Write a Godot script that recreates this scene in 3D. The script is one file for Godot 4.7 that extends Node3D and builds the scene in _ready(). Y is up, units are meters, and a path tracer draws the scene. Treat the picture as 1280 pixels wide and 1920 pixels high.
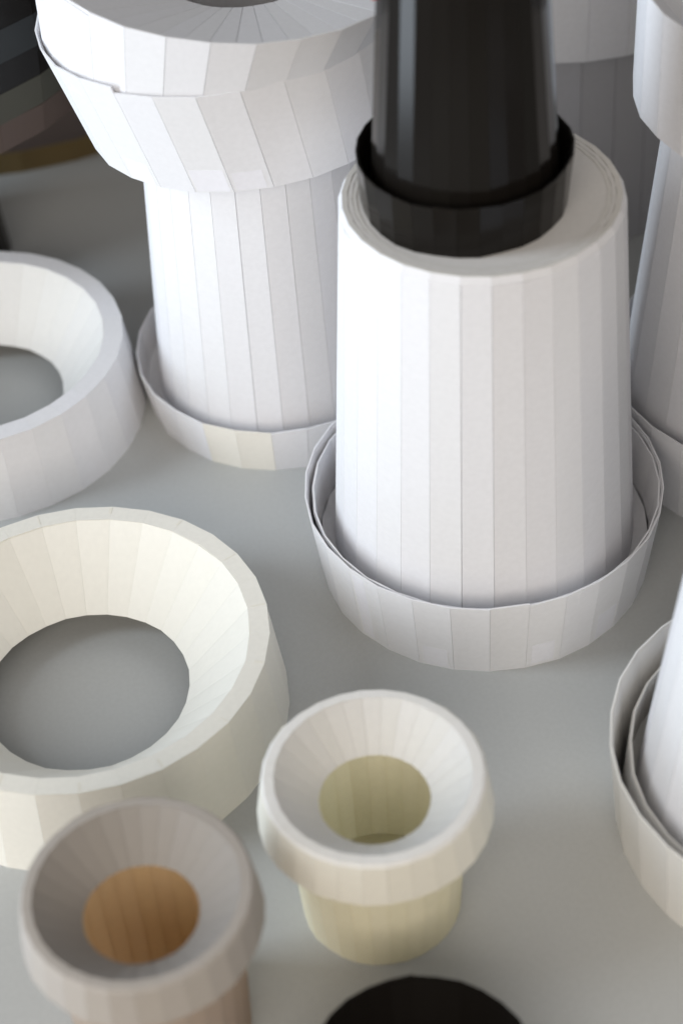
extends Node3D
# A table-top crowded with folded-paper models of flower pots, saucers and rings.

var rng := RandomNumberGenerator.new()
var grain: ImageTexture
var fibre: ImageTexture
var used := {}
var paper := {}

# ---------------------------------------------------------------- helpers
func numbered(called: String) -> String:
	used[called] = used.get(called, -1) + 1
	return called if used[called] == 0 else "%s_%03d" % [called, used[called]]

func thing(called: String, label: String, category: String, x: float, y: float, z: float, group := "") -> Node3D:
	var o := Node3D.new()
	o.name = numbered(called)
	add_child(o)
	o.position = Vector3(x, y, z)
	o.set_meta("label", label)
	o.set_meta("category", category)
	if group != "":
		o.set_meta("group", group)
	return o

func obj(called: String, mesh: Mesh, m: Material, parent: Node) -> MeshInstance3D:
	var o := MeshInstance3D.new()
	o.name = called
	o.mesh = mesh
	o.material_override = m
	parent.add_child(o, true)
	return o

func quad(st: SurfaceTool, a: Vector3, b: Vector3, c: Vector3, d: Vector3, away: Vector3) -> void:
	var n := (c - a).cross(b - d)
	if n.length_squared() < 1e-16:
		return
	n = n.normalized()
	var p := [a, b, c, a, c, d]
	# n as computed belongs to the order a b c d seen clockwise or not: turn it outwards
	if n.dot((a + b + c + d) * 0.25 - away) < 0.0:
		n = -n
	if (b - a).cross(c - a).dot(n) > 0.0:
		p = [a, c, b, a, d, c]
	for v in p:
		st.set_normal(n)
		st.add_vertex(v)

# eight corners: front face f (bl, br, tr, tl), back face k
func slab(st: SurfaceTool, f: Array, k: Array) -> void:
	var mid := Vector3.ZERO
	for i in 4:
		mid += (f[i] + k[i]) * 0.125
	quad(st, f[0], f[1], f[2], f[3], mid)
	quad(st, k[0], k[1], k[2], k[3], mid)
	for i in 4:
		var j := (i + 1) % 4
		quad(st, f[i], f[j], k[j], k[i], mid)

# ring: [height, radius, dx, dz, lean_x, lean_z]; angle 0 faces the viewer's side (+z), positive towards +x
func on_ring(g: Array, ang: float, dr := 0.0, dh := 0.0) -> Vector3:
	var r: float = g[1] + dr
	var dx: float = g[2] if g.size() > 2 else 0.0
	var dz: float = g[3] if g.size() > 3 else 0.0
	var lx: float = g[4] if g.size() > 4 else 0.0
	var lz: float = g[5] if g.size() > 5 else 0.0
	return Vector3(dx + r * sin(ang), g[0] + dh + lx * r * sin(ang) + lz * r * cos(ang), dz + r * cos(ang))

# A strip of card folded round: every facet is a panel of its own with a scored groove on either side.
# The profile runs from ring a to ring b; the good face is on its outside (going up), on top (going in).
func band(parent: Node, called: String, kind: String, n: int, phase: float, a: Array, b: Array, o := {}) -> MeshInstance3D:
	var t: float = o.get("t", 0.0011)
	var groove: float = o.get("groove", 0.00022)
	var jit: float = o.get("jit", 0.0004)
	var twist: float = deg_to_rad(o.get("twist", 0.0))
	var piece: String = o.get("piece", "panel")
	var dr: float = b[1] - a[1]
	var dh: float = b[0] - a[0]
	var l := sqrt(dr * dr + dh * dh)
	var nr := dh / l
	var nh := -dr / l
	var ja := []
	var jb := []
	var jt := []
	for i in n:
		ja.append(rng.randf_range(-jit, jit))
		jb.append(rng.randf_range(-jit, jit))
		jt.append(rng.randf_range(-jit, jit))
	var front_a := []
	var front_b := []
	var back_a := []
	var back_b := []
	var line_a := []
	var line_b := []
	for i in n + 1:
		var k := i % n
		var an := deg_to_rad(phase) + TAU * i / n
		var out := Vector3(sin(an) * nr, nh, cos(an) * nr)
		var pa := on_ring(a, an, ja[k])
		var pb := on_ring(b, an + twist, jb[k], jt[k] * (1.0 if absf(dh) > 0.004 else 0.0))
		front_a.append(pa)
		front_b.append(pb)
		back_a.append(pa - out * t)
		back_b.append(pb - out * t)
		var along := (pb - pa).normalized() * minf(0.0012, l * 0.2)
		# thin card that light comes through is only hooped under its upper edge
		line_a.append(pb - out * (t + 0.0002) - along * 3.0 if o.has("hoop") else pa - out * (t + 0.0002) + along)
		line_b.append(pb - out * (t + 0.0002) - along)
	var lining := SurfaceTool.new()
	lining.begin(Mesh.PRIMITIVE_TRIANGLES)
	for i in n:
		var an := deg_to_rad(phase) + TAU * (i + 0.5) / n
		var out := Vector3(sin(an) * nr, nh, cos(an) * nr)
		var f := [line_a[i], line_a[i + 1], line_b[i + 1], line_b[i]]
		var k := []
		for v in f:
			k.append(v - out * 0.0004)
		slab(lining, f, k)
	var mats: Array = paper[kind]
	var part := obj(called, lining.commit(), mats[0], parent)
	if o.has("label"):
		part.set_meta("label", o.label)
	var tints: Dictionary = o.get("tints", {})
	for i in n:
		var f := [front_a[i], front_a[i + 1], front_b[i + 1], front_b[i]]
		var k := [back_a[i], back_a[i + 1], back_b[i + 1], back_b[i]]
		for s in o.get("top", []):
			# a run of panels whose upper edge was cut off line: [first, last, lift at first, lift at last]
			var w := float(s[1] - s[0] + 1)
			if i >= s[0] and i <= s[1]:
				var up_l: float = lerpf(s[2], s[3], (i - s[0]) / w)
				var up_r: float = lerpf(s[2], s[3], (i + 1 - s[0]) / w)
				var e0: Vector3 = (f[3] - f[0]).normalized()
				var e1: Vector3 = (f[2] - f[1]).normalized()
				f[3] += e0 * up_l
				k[3] += e0 * up_l
				f[2] += e1 * up_r
				k[2] += e1 * up_r
		var s0: Vector3 = (f[1] - f[0]).normalized()
		var s1: Vector3 = (f[2] - f[3]).normalized()
		var gap := groove * rng.randf_range(0.45, 1.0)
		if o.has("open") and i == o.open:
			gap = 0.0006
		f[0] += s0 * gap
		f[3] += s1 * gap
		var gap2 := groove * rng.randf_range(0.2, 0.5)
		f[1] -= s0 * gap2
		f[2] -= s1 * gap2
		var st := SurfaceTool.new()
		st.begin(Mesh.PRIMITIVE_TRIANGLES)
		var m: Material = mats[rng.randi() % mats.size()]
		if tints.has(i):
			m = paper[tints[i]][0]
		if o.has("inside"):
			# card with one colour outside and another inside
			var middle: Vector3 = (f[0] + f[2] + k[0] + k[2]) * 0.25
			var si := SurfaceTool.new()
			si.begin(Mesh.PRIMITIVE_TRIANGLES)
			quad(st, f[0], f[1], f[2], f[3], middle)
			quad(si, k[0], k[1], k[2], k[3], middle)
			for q in 4:
				quad(st, f[q], f[(q + 1) % 4], k[(q + 1) % 4], k[q], middle)
			var two := si.commit(st.commit())
			two.surface_set_material(0, m)
			two.surface_set_material(1, paper[o.inside][rng.randi() % paper[o.inside].size()])
			var pn := MeshInstance3D.new()
			pn.name = piece
			pn.mesh = two
			part.add_child(pn, true)
		else:
			slab(st, f, k)
			obj(piece, st.commit(), m, part)
		# scraps of tape and glue on a panel: [panel, left, right, low, high, paper kind]
		for g in o.get("tabs", []):
			if g[0] != i:
				continue
			var face: Vector3 = (f[1] - f[0]).cross(f[3] - f[0]).normalized()
			if face.dot(f[0] - k[0]) < 0.0:
				face = -face
			var fp := []
			var kp := []
			for uv in [[g[1], g[3]], [g[2], g[3]], [g[2], g[4]], [g[1], g[4]]]:
				var lo: Vector3 = f[0].lerp(f[1], uv[0])
				var hi: Vector3 = f[3].lerp(f[2], uv[0])
				var v := lo.lerp(hi, uv[1])
				fp.append(v + face * 0.00013)
				kp.append(v - face * 0.0001)
			var ts := SurfaceTool.new()
			ts.begin(Mesh.PRIMITIVE_TRIANGLES)
			slab(ts, fp, kp)
			obj(o.get("tab_name", "glue_tab"), ts.commit(), paper[g[5]][0], part)
	return part

# a flat many-sided disc (or ring when inner > 0) of given thickness, its top at height h
func plate(parent: Node, called: String, m: Material, n: int, phase: float, h: float, r: float, thick: float, inner := 0.0, dx := 0.0, dz := 0.0) -> MeshInstance3D:
	var st := SurfaceTool.new()
	st.begin(Mesh.PRIMITIVE_TRIANGLES)
	for i in n:
		var a0 := deg_to_rad(phase) + TAU * i / n
		var a1 := deg_to_rad(phase) + TAU * (i + 1) / n
		var d0 := Vector3(sin(a0), 0, cos(a0))
		var d1 := Vector3(sin(a1), 0, cos(a1))
		var c := Vector3(dx, h, dz)
		var down := Vector3(0, -thick, 0)
		var mid := c + (d0 + d1) * 0.25 * (r + inner) + down * 0.5
		var p := [c + d0 * inner, c + d0 * r, c + d1 * r, c + d1 * inner]
		quad(st, p[0], p[1], p[2], p[3], mid)
		quad(st, p[0] + down, p[1] + down, p[2] + down, p[3] + down, mid)
		quad(st, p[1], p[2], p[2] + down, p[1] + down, mid)
		if inner > 0.0:
			quad(st, p[0], p[3], p[3] + down, p[0] + down, mid)
	return obj(called, st.commit(), m, parent)

# ---------------------------------------------------------------- materials
func noise_image(size: int, freq: float, lo: float, hi: float, seed_: int, octaves := 4) -> Image:
	var f := FastNoiseLite.new()
	f.seed = seed_
	f.frequency = freq
	f.fractal_octaves = octaves
	var im := f.get_seamless_image(size, size, false, false, 0.15, true)
	var out := Image.create(size, size, false, Image.FORMAT_RGB8)
	for y in size:
		for x in size:
			var v := lerpf(lo, hi, im.get_pixel(x, y).r)
			out.set_pixel(x, y, Color(v, v, v))
	return out

func card(c: Color, rough: float, spec := 0.5) -> StandardMaterial3D:
	var m := StandardMaterial3D.new()
	m.albedo_color = c.linear_to_srgb()
	m.albedo_texture = grain
	m.roughness = rough
	m.metallic_specular = spec
	m.uv1_triplanar = true
	m.uv1_scale = Vector3(14, 14, 14)
	m.heightmap_enabled = false
	m.normal_enabled = false
	return m

func add_paper(kind: String, c: Color, rough: float, variants := 4, spread := 0.012, spec := 0.4, through := 0.0) -> void:
	var list := []
	for i in variants:
		var k := 1.0 - spread * i / maxf(1.0, variants - 1)
		var warm := (i % 2) * spread * 0.6
		var m := card(Color(c.r * k, c.g * k, c.b * (k - warm)), rough, spec)
		if through > 0.0:
			m.backlight_enabled = true
			m.backlight = Color(through, through, through)
		list.append(m)
	paper[kind] = list

# ---------------------------------------------------------------- makers
func saucer(label: String, kind: String, at: Vector3, n: int, phase: float, base_r: float, top_r: float, h: float, floor_r: float, floor_h: float, group: String, o := {}) -> Node3D:
	var s := thing("paper_saucer", label, "saucer", at.x, at.y, at.z, group)
	band(s, "outer_wall", kind, n, phase, [0.0, base_r], [h, top_r], o.get("outer", {}))
	if o.has("inner"):
		var q: Array = o.inner
		band(s, "inner_wall", kind, n, phase + 5.0, q[1], q[0], {"groove": 0.0001})
	plate(s, "floor", paper[kind][0], n, phase, floor_h, floor_r, 0.001)
	return s

func _ready() -> void:
	rng.seed = 20240611
	# ------------------------------------------------------------ camera
	var pitch := deg_to_rad(43.773)
	var roll := deg_to_rad(-4.4)
	var cam := Camera3D.new()
	cam.name = "camera"
	var fwd := Vector3(0, -sin(pitch), -cos(pitch))
	var up0 := Vector3(0, cos(pitch), -sin(pitch))
	var right0 := Vector3(1, 0, 0)
	var up := up0 * cos(roll) - right0 * sin(roll)
	var right := right0 * cos(roll) + up0 * sin(roll)
	cam.transform = Transform3D(Basis(right, up, -fwd), Vector3(0, 1, 0))
	var ca := CameraAttributesPhysical.new()
	ca.frustum_focal_length = 45.125
	ca.frustum_focus_distance = 1.32
	ca.exposure_aperture = 2.3
	ca.frustum_near = 0.05
	ca.frustum_far = 60.0
	cam.attributes = ca
	add_child(cam)
	cam.make_current()
	# ------------------------------------------------------------ light
	var we := WorldEnvironment.new()
	we.name = "environment"
	var env := Environment.new()
	env.background_mode = Environment.BG_COLOR
	env.background_color = Color(0.225, 0.218, 0.212).linear_to_srgb()
	env.tonemap_mode = Environment.TONE_MAPPER_LINEAR
	env.tonemap_exposure = 1.07
	env.sdfgi_enabled = true
	env.ssao_enabled = true
	env.ssil_enabled = true
	we.environment = env
	add_child(we)
	# a tall window to the left, from the floor to above head height, and the bright room behind the viewer
	area("window_light", Vector3(-2.35, 0.95, -0.72), Vector3(0, 0.95, -0.88), Vector2(0.8, 3.4), 8.3, Color(0.905, 0.953, 1.0))
	area("room_light", Vector3(-0.35, 1.45, 1.45), Vector3(0.0, 0.1, -0.9), Vector2(2.6, 1.5), 4.4, Color(1.0, 0.96, 0.91))
	# ------------------------------------------------------------ materials
	grain = ImageTexture.create_from_image(noise_image(256, 0.05, 0.975, 1.0, 5, 5))
	fibre = ImageTexture.create_from_image(noise_image(512, 0.06, 0.972, 1.0, 9, 5))
	add_paper("white", Color(0.885, 0.884, 0.91), 0.7, 4, 0.012, 0.4, 0.55)
	add_paper("cool_white", Color(0.855, 0.853, 0.90), 0.7, 1, 0.0, 0.4, 0.3)
	add_paper("grey_card", Color(0.70, 0.685, 0.67), 0.8, 2, 0.03)
	add_paper("cream", Color(0.875, 0.855, 0.785), 0.7, 4, 0.006, 0.4, 0.3)
	add_paper("ivory", Color(0.875, 0.85, 0.76), 0.7, 4, 0.012, 0.4, 0.5)
	add_paper("off_white", Color(0.88, 0.87, 0.845), 0.7, 4, 0.012, 0.4, 0.5)
	add_paper("yellowed", Color(0.86, 0.83, 0.76), 0.7, 1, 0.0, 0.4, 0.3)
	add_paper("glue_stain", Color(0.80, 0.74, 0.54), 0.6, 1)
	add_paper("faint_stain", Color(0.83, 0.80, 0.71), 0.6, 1)
	add_paper("pale_yellow", Color(0.99, 0.955, 0.80), 0.7, 4, 0.02, 0.4, 0.95)
	add_paper("greige", Color(0.42, 0.385, 0.35), 0.7)
	add_paper("tan", Color(0.96, 0.74, 0.46), 0.7, 4, 0.03, 0.4, 0.95)
	add_paper("black", Color(0.0105, 0.009, 0.0078), 0.16, 3, 0.05, 0.3)
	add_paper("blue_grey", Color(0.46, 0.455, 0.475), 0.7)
	add_paper("clay", Color(0.60, 0.52, 0.45), 0.7, 4, 0.012, 0.4, 0.95)
	add_paper("thin_white", Color(0.90, 0.89, 0.865), 0.7, 4, 0.012, 0.4, 0.8)
	add_paper("thin_greige", Color(0.45, 0.415, 0.38), 0.7, 4, 0.012, 0.4, 0.8)
	add_paper("brown", Color(0.085, 0.06, 0.05), 0.6)
	add_paper("olive", Color(0.06, 0.058, 0.045), 0.6)
	add_paper("slate", Color(0.025, 0.028, 0.03), 0.6)
	add_paper("ochre", Color(0.15, 0.105, 0.042), 0.6)
	add_paper("red", Color(0.5, 0.02, 0.02), 0.6, 1)
	# ------------------------------------------------------------ table
	var tm := StandardMaterial3D.new()
	tm.albedo_color = Color(0.475, 0.482, 0.472).linear_to_srgb()
	tm.albedo_texture = fibre
	tm.uv1_triplanar = true
	tm.uv1_scale = Vector3(7, 7, 7)
	tm.roughness = 0.5
	var tb := BoxMesh.new()
	tb.size = Vector3(2.25, 0.04, 3.2)
	var table := obj("table_top", tb, tm, self)
	table.position = Vector3(0.515, -0.02, -1.5)
	table.set_meta("kind", "structure")
	table.set_meta("label", "matt pale grey table top under the paper models")
	table.set_meta("category", "table")
	build_centre()
	build_rear_left()
	build_rings()
	build_small_pots()
	build_right()
	build_rear()

func area(called: String, at: Vector3, aim: Vector3, size: Vector2, energy: float, c: Color) -> void:
	var l := AreaLight3D.new()
	l.name = called
	l.area_size = size
	l.area_normalize_energy = true
	l.light_energy = energy
	l.light_color = c
	l.area_range = 12.0
	l.area_attenuation = 2.0
	l.shadow_enabled = true
	add_child(l)
	l.look_at_from_position(at, aim, Vector3.UP)

# ---------------------------------------------------------------- the tall white pot with the black pot on it
func build_centre() -> void:
	var c := Vector3(0.1013, 0, -0.9921)
	saucer("double-walled white paper saucer round the pot that carries a black pot", "white", c, 30, -4.0, 0.118, 0.1265, 0.0706, 0.1172, 0.026, "white paper saucers", {
		"outer": {"top": [[0, 0, 0.0008, 0.0014], [1, 4, -0.0007, 0.0]], "tabs": [[28, 0.15, 0.85, 0.02, 0.3, "cool_white"], [1, 0.15, 0.8, 0.04, 0.34, "cool_white"], [26, 0.1, 0.5, 0.05, 0.95, "cool_white"], [3, 0.2, 0.9, 0.03, 0.4, "cool_white"]]},
		"inner": [[0.0262, 0.1180], [0.069, 0.1212, 0.001, 0.0025]]})
	var p := thing("upturned_pot", "tall white upturned paper pot with a black pot standing on its flat top", "flower pot", c.x, 0.0262, c.z, "white upturned paper pots")
	band(p, "body", "white", 30, -2.0, [0.0, 0.1074], [0.2828, 0.0893], {"open": 29})
	band(p, "bevel", "white", 30, -2.0, [0.2829, 0.0893], [0.2872, 0.0868], {"groove": 0.0001, "t": 0.0009, "jit": 0.0002})
	plate(p, "cap", paper["grey_card"][0], 30, -2.0, 0.2866, 0.0862, 0.001)
	plate(p, "cap_ring", paper["grey_card"][1], 30, -2.0, 0.2876, 0.0868, 0.0009, 0.0832)
	plate(p, "cap_ring", paper["grey_card"][0], 30, 4.0, 0.2873, 0.0829, 0.0006, 0.0803)
	plate(p, "cap_ring", paper["grey_card"][1], 30, 1.0, 0.2871, 0.0800, 0.0004, 0.0775)
	# black saucer and pot on top
	var top := 0.0082 + 0.3057
	var bs := saucer("black paper saucer on the cap of the tall white pot", "black", Vector3(0.0906, 0.3132, -0.9895), 30, 2.5, 0.0638, 0.0663, 0.0365, 0.0625, 0.003, "black paper saucers", {
		"outer": {"top": [[24, 27, 0.0002, -0.001], [7, 9, 0.0016, 0.001]], "groove": 0.0001, "jit": 0.0008}})
	bs.position.y = top - 0.0005
	var bp := thing("black_pot", "black upturned paper pot standing in a black saucer on the white pot", "flower pot", 0.0912, top + 0.0027, -0.99)
	band(bp, "body", "black", 30, 9.5, [0.0, 0.0590], [0.175, 0.0468], {"groove": 0.00008, "jit": 0.0007})
	var tab := SurfaceTool.new()
	tab.begin(Mesh.PRIMITIVE_TRIANGLES)
	var e := Vector3(-0.0492, 0.1372, 0.004)
	slab(tab, [e, e + Vector3(-0.003, 0, 0), e + Vector3(-0.003, 0.012, 0), e + Vector3(0.001, 0.012, 0)], [e + Vector3(0, 0, -0.0008), e + Vector3(-0.003, 0, -0.0008), e + Vector3(-0.003, 0.012, -0.0008), e + Vector3(0.001, 0.012, -0.0008)])
	obj("tab", tab.commit(), paper["red"][0], bp).set_meta("label", "small red paper tab")
	plate(bp, "cap", paper["black"][0], 30, 3.0, 0.1758, 0.0466, 0.0008)

# ---------------------------------------------------------------- the white pot with the wide flared bowl
func build_rear_left() -> void:
	var c := Vector3(-0.0391, 0, -1.2027)
	saucer("low white paper saucer with yellowed panels under the flared white pot", "white", c, 26, -4.6, 0.1074, 0.1139, 0.0438, 0.1085, 0.016, "white paper saucers", {
		"outer": {"tints": {24: "yellowed", 25: "yellowed"}, "jit": 0.0006}})
	var p := thing("flared_pot", "white paper pot with wide flared two-layer bowl on a tapering column", "flower pot", c.x, 0.0162, c.z)
	band(p, "column", "white", 30, 0.0, [0.0, 0.0976], [0.2880, 0.082], {"open": 29, "groove": 0.0003})
	band(p, "lower_collar", "white", 28, 5.2, [0.2460, 0.1203, 0, 0, 0.074, 0.038], [0.3308, 0.1287, -0.0165, 0, 0.085, 0.0], {"groove": 0.0003, "jit": 0.0006, "tabs": [[26, 0.06, 0.94, 0.01, 0.24, "cool_white"], [27, 0.1, 0.85, 0.01, 0.2, "cool_white"], [24, 0.1, 0.9, 0.01, 0.22, "cool_white"]], "top": [[25, 27, 0.0, -0.0005], [0, 0, -0.0005, -0.001], [1, 4, 0.007, 0.003], [19, 24, -0.001, 0.005]]})
	band(p, "upper_collar", "white", 30, 5.5, [0.3160, 0.1243, -0.0175, 0, 0.07, 0.0], [0.3760, 0.1360, -0.004, 0, -0.09, -0.048], {"groove": 0.0003, "jit": 0.0006, "top": [[20, 25, 0.0, -0.0035]]})
	band(p, "funnel", "white", 50, 0.0, [0.3755, 0.1344, -0.004, 0, -0.09, -0.048], [0.3500, 0.055, 0, 0, 0, 0], {"groove": 0.0004, "jit": 0.0003})
	band(p, "underside", "white", 28, 5.2, [0.2455, 0.081], [0.2465, 0.1185, 0, 0, 0.074, 0.038], {"jit": 0.0002})

# ---------------------------------------------------------------- rings lying on the table
func ring(label: String, kind: String, lining: String, c: Vector3, phase: float, base_r: float, rim_h: float, rim_r: float, in_r: float, hole_h: float, hole_r: float) -> void:
	var marks := []
	if kind == "cream":
		for i in range(0, 30, 2):
			marks.append([i, 0.0, rng.randf_range(0.03, 0.08), 0.1, rng.randf_range(0.5, 0.95), "faint_stain"])
	var p := thing("paper_ring", label, "paper ring", c.x, 0, c.z, "funnel-shaped paper rings lying on the table")
	band(p, "outer_wall", kind, 30, phase, [0.0, base_r], [rim_h - 0.0012, rim_r], {"groove": 0.00008})
	band(p, "rim", kind, 30, phase, [rim_h, rim_r + 0.0003], [rim_h + 0.0002, in_r], {"groove": 0.00008, "jit": 0.0002, "t": 0.001, "tabs": marks, "tab_name": "glue_mark"})
	band(p, "funnel", lining, 30, phase, [rim_h - 0.0002, in_r - 0.0002], [hole_h, hole_r], {"groove": 0.00006})

func build_rings() -> void:
	ring("cream paper ring with a funnel-shaped hole, beside the small cream pot", "cream", "cream", Vector3(-0.1804, 0, -0.8678), 3.0, 0.1359, 0.0701, 0.1274, 0.1147, 0.0208, 0.0695)
	ring("white paper ring with a funnel-shaped hole touching the low saucer", "white", "off_white", Vector3(-0.2801, 0, -1.1907), 4.0, 0.1308, 0.0712, 0.1208, 0.1063, 0.0166, 0.0662)

# ---------------------------------------------------------------- small upright pots
func small_pot(label: String, c: Vector3, turn: float, body: String, sleeve: String, collar: String, rim: String, foot_r: float, neck_r: float, col_h: float, col_r: float, rim_h: float, rim_r: float, in_r: float, hole_h: float, hole_r: float, stains := []) -> void:
	var p := thing("small_pot", label, "flower pot", c.x, 0, c.z, "small upright paper pots")
	band(p, "body", body, 30, turn, [0.0, foot_r], [rim_h - 0.006, neck_r], {"groove": 0.0001, "hoop": true, "inside": sleeve})
	plate(p, "floor", paper[sleeve][1], 30, turn, 0.0018, foot_r - 0.0016, 0.0012)
	band(p, "collar", collar, 30, turn, [col_h, col_r], [rim_h - 0.002, rim_r], {"groove": 0.0001})
	band(p, "collar_underside", collar, 30, turn, [col_h + 0.0006, neck_r + 0.0004], [col_h - 0.0001, col_r - 0.0006], {"groove": 0.0001, "jit": 0.0001})
	band(p, "bevel", rim, 30, turn, [rim_h - 0.002, rim_r - 0.0002], [rim_h, rim_r - 0.0018], {"groove": 0.00005, "t": 0.0009, "jit": 0.0001})
	band(p, "rim", rim, 30, turn, [rim_h, rim_r - 0.0018], [rim_h + 0.0002, in_r], {"groove": 0.00005, "t": 0.0009, "jit": 0.0001})
	band(p, "funnel", {"off_white": "thin_white", "greige": "thin_greige"}[rim], 30, turn, [rim_h - 0.0002, in_r - 0.0002], [hole_h, hole_r], {"groove": 0.0001, "jit": 0.0002, "hoop": true, "tabs": stains, "tab_name": "glue_mark"})

func build_small_pots() -> void:
	small_pot("small cream paper pot with a thick white rim and pale yellow inside", Vector3(0.0065, 0, -0.6963), 3.0, "pale_yellow", "pale_yellow", "ivory", "off_white", 0.0490, 0.0555, 0.0922, 0.0698, 0.1227, 0.0655, 0.0578, 0.0991, 0.0329)
	small_pot("small beige grey paper pot with an orange tan inside", Vector3(-0.1255, 0, -0.614), 0.0, "clay", "tan", "greige", "greige", 0.0500, 0.0545, 0.1148, 0.0672, 0.1426, 0.0638, 0.0568, 0.1202, 0.0322)
	# black saucer in front
	saucer("empty black paper saucer standing on the table before the small pots", "black", Vector3(0.0200, 0, -0.5361), 30, 0.0, 0.0600, 0.0642, 0.06, 0.058, 0.004, "black paper saucers", {"outer": {"groove": 0.0001, "top": [[15, 18, 0.001, 0.0]]}})

# ---------------------------------------------------------------- pots at the right
func build_right() -> void:
	var c := Vector3(0.2826, 0, -0.7349)
	saucer("double-walled white paper saucer of the pot beside the small cream pot", "off_white", c, 30, 3.0, 0.124, 0.1306, 0.075, 0.1195, 0.022, "white paper saucers", {
		"inner": [[0.0222, 0.1188], [0.062, 0.1185, 0.002, 0.001]]})
	var p := thing("upturned_pot", "white upturned paper pot with bare top, near the small cream pot", "flower pot", c.x, 0.0222, c.z, "white upturned paper pots")
	band(p, "body", "white", 30, 0.0, [0.0, 0.1122], [0.2868, 0.083], {"groove": 0.0003})
	band(p, "bevel", "white", 30, 0.0, [0.2869, 0.083], [0.2912, 0.0805], {"groove": 0.0001, "t": 0.0009, "jit": 0.0002})
	plate(p, "cap", paper["white"][0], 30, 0.0, 0.2906, 0.080, 0.001)
	var d := Vector3(0.338, 0, -1.1)
	saucer("white paper saucer touching the double-walled one, under a straight-collared pot", "white", d, 30, 2.0, 0.1255, 0.131, 0.073, 0.1252, 0.026, "white paper saucers")
	var q := thing("collared_pot", "white paper pot with a straight deep collar beside the black pot", "flower pot", d.x, 0.0262, d.z)
	band(q, "column", "white", 30, 2.0, [0.0, 0.1205], [0.298, 0.0965], {"groove": 0.0003})
	band(q, "collar", "white", 30, 2.0, [0.274, 0.1235], [0.363, 0.124], {"groove": 0.0003})
	band(q, "underside", "white", 30, 2.0, [0.275, 0.0985], [0.2745, 0.123], {"jit": 0.0001})
	band(q, "funnel", "white", 30, 2.0, [0.3625, 0.1227], [0.298, 0.07], {"groove": 0.0003})

# ---------------------------------------------------------------- the dark end of the table
func build_rear() -> void:
	var g := Vector3(0.215, 0, -1.49)
	var p := thing("large_pot", "large paper pot with a blue grey body and white collar behind the black pot", "flower pot", g.x, 0, g.z)
	band(p, "body", "blue_grey", 30, 2.0, [0.0, 0.142], [0.24, 0.134], {"groove": 0.0012})  # body in blue-grey card, a darker colour than the white collar
	band(p, "collar", "white", 30, 2.0, [0.192, 0.155], [0.30, 0.157], {"groove": 0.0012})
	band(p, "underside", "white", 30, 2.0, [0.193, 0.1375], [0.1925, 0.1545], {"jit": 0.0001})
	band(p, "funnel", "white", 30, 2.0, [0.2995, 0.1548], [0.23, 0.08])
	var k := Vector3(-0.346, 0, -1.41)
	var b := thing("banded_pot", "dark paper pot with a wide bowl banded black, slate, olive and brown", "flower pot", k.x, 0, k.z)
	band(b, "column", "black", 30, 0.0, [0.0, 0.072], [0.215, 0.058])
	band(b, "underside", "brown", 30, 0.0, [0.21, 0.06], [0.2005, 0.189])
	var hs := [0.200, 0.226, 0.252, 0.277, 0.303, 0.345]
	var rs := [0.190, 0.1945, 0.198, 0.2005, 0.2015, 0.202]
	var kinds := ["brown", "olive", "black", "slate", "black"]
	for i in 5:
		band(b, "bowl_band", kinds[i], 30, 0.0, [hs[i] + 0.0002, rs[i]], [hs[i + 1], rs[i + 1]])
	band(b, "funnel", "black", 30, 0.0, [0.3445, 0.2005], [0.24, 0.08])
	var y := thing("paper_saucer", "wide shallow ochre yellow paper saucer behind the banded pot", "saucer", -0.32, 0, -1.815)
	band(y, "outer_wall", "ochre", 36, 0.0, [0.0, 0.285], [0.026, 0.292])
	plate(y, "floor", paper["brown"][0], 36, 0.0, 0.003, 0.283, 0.001)
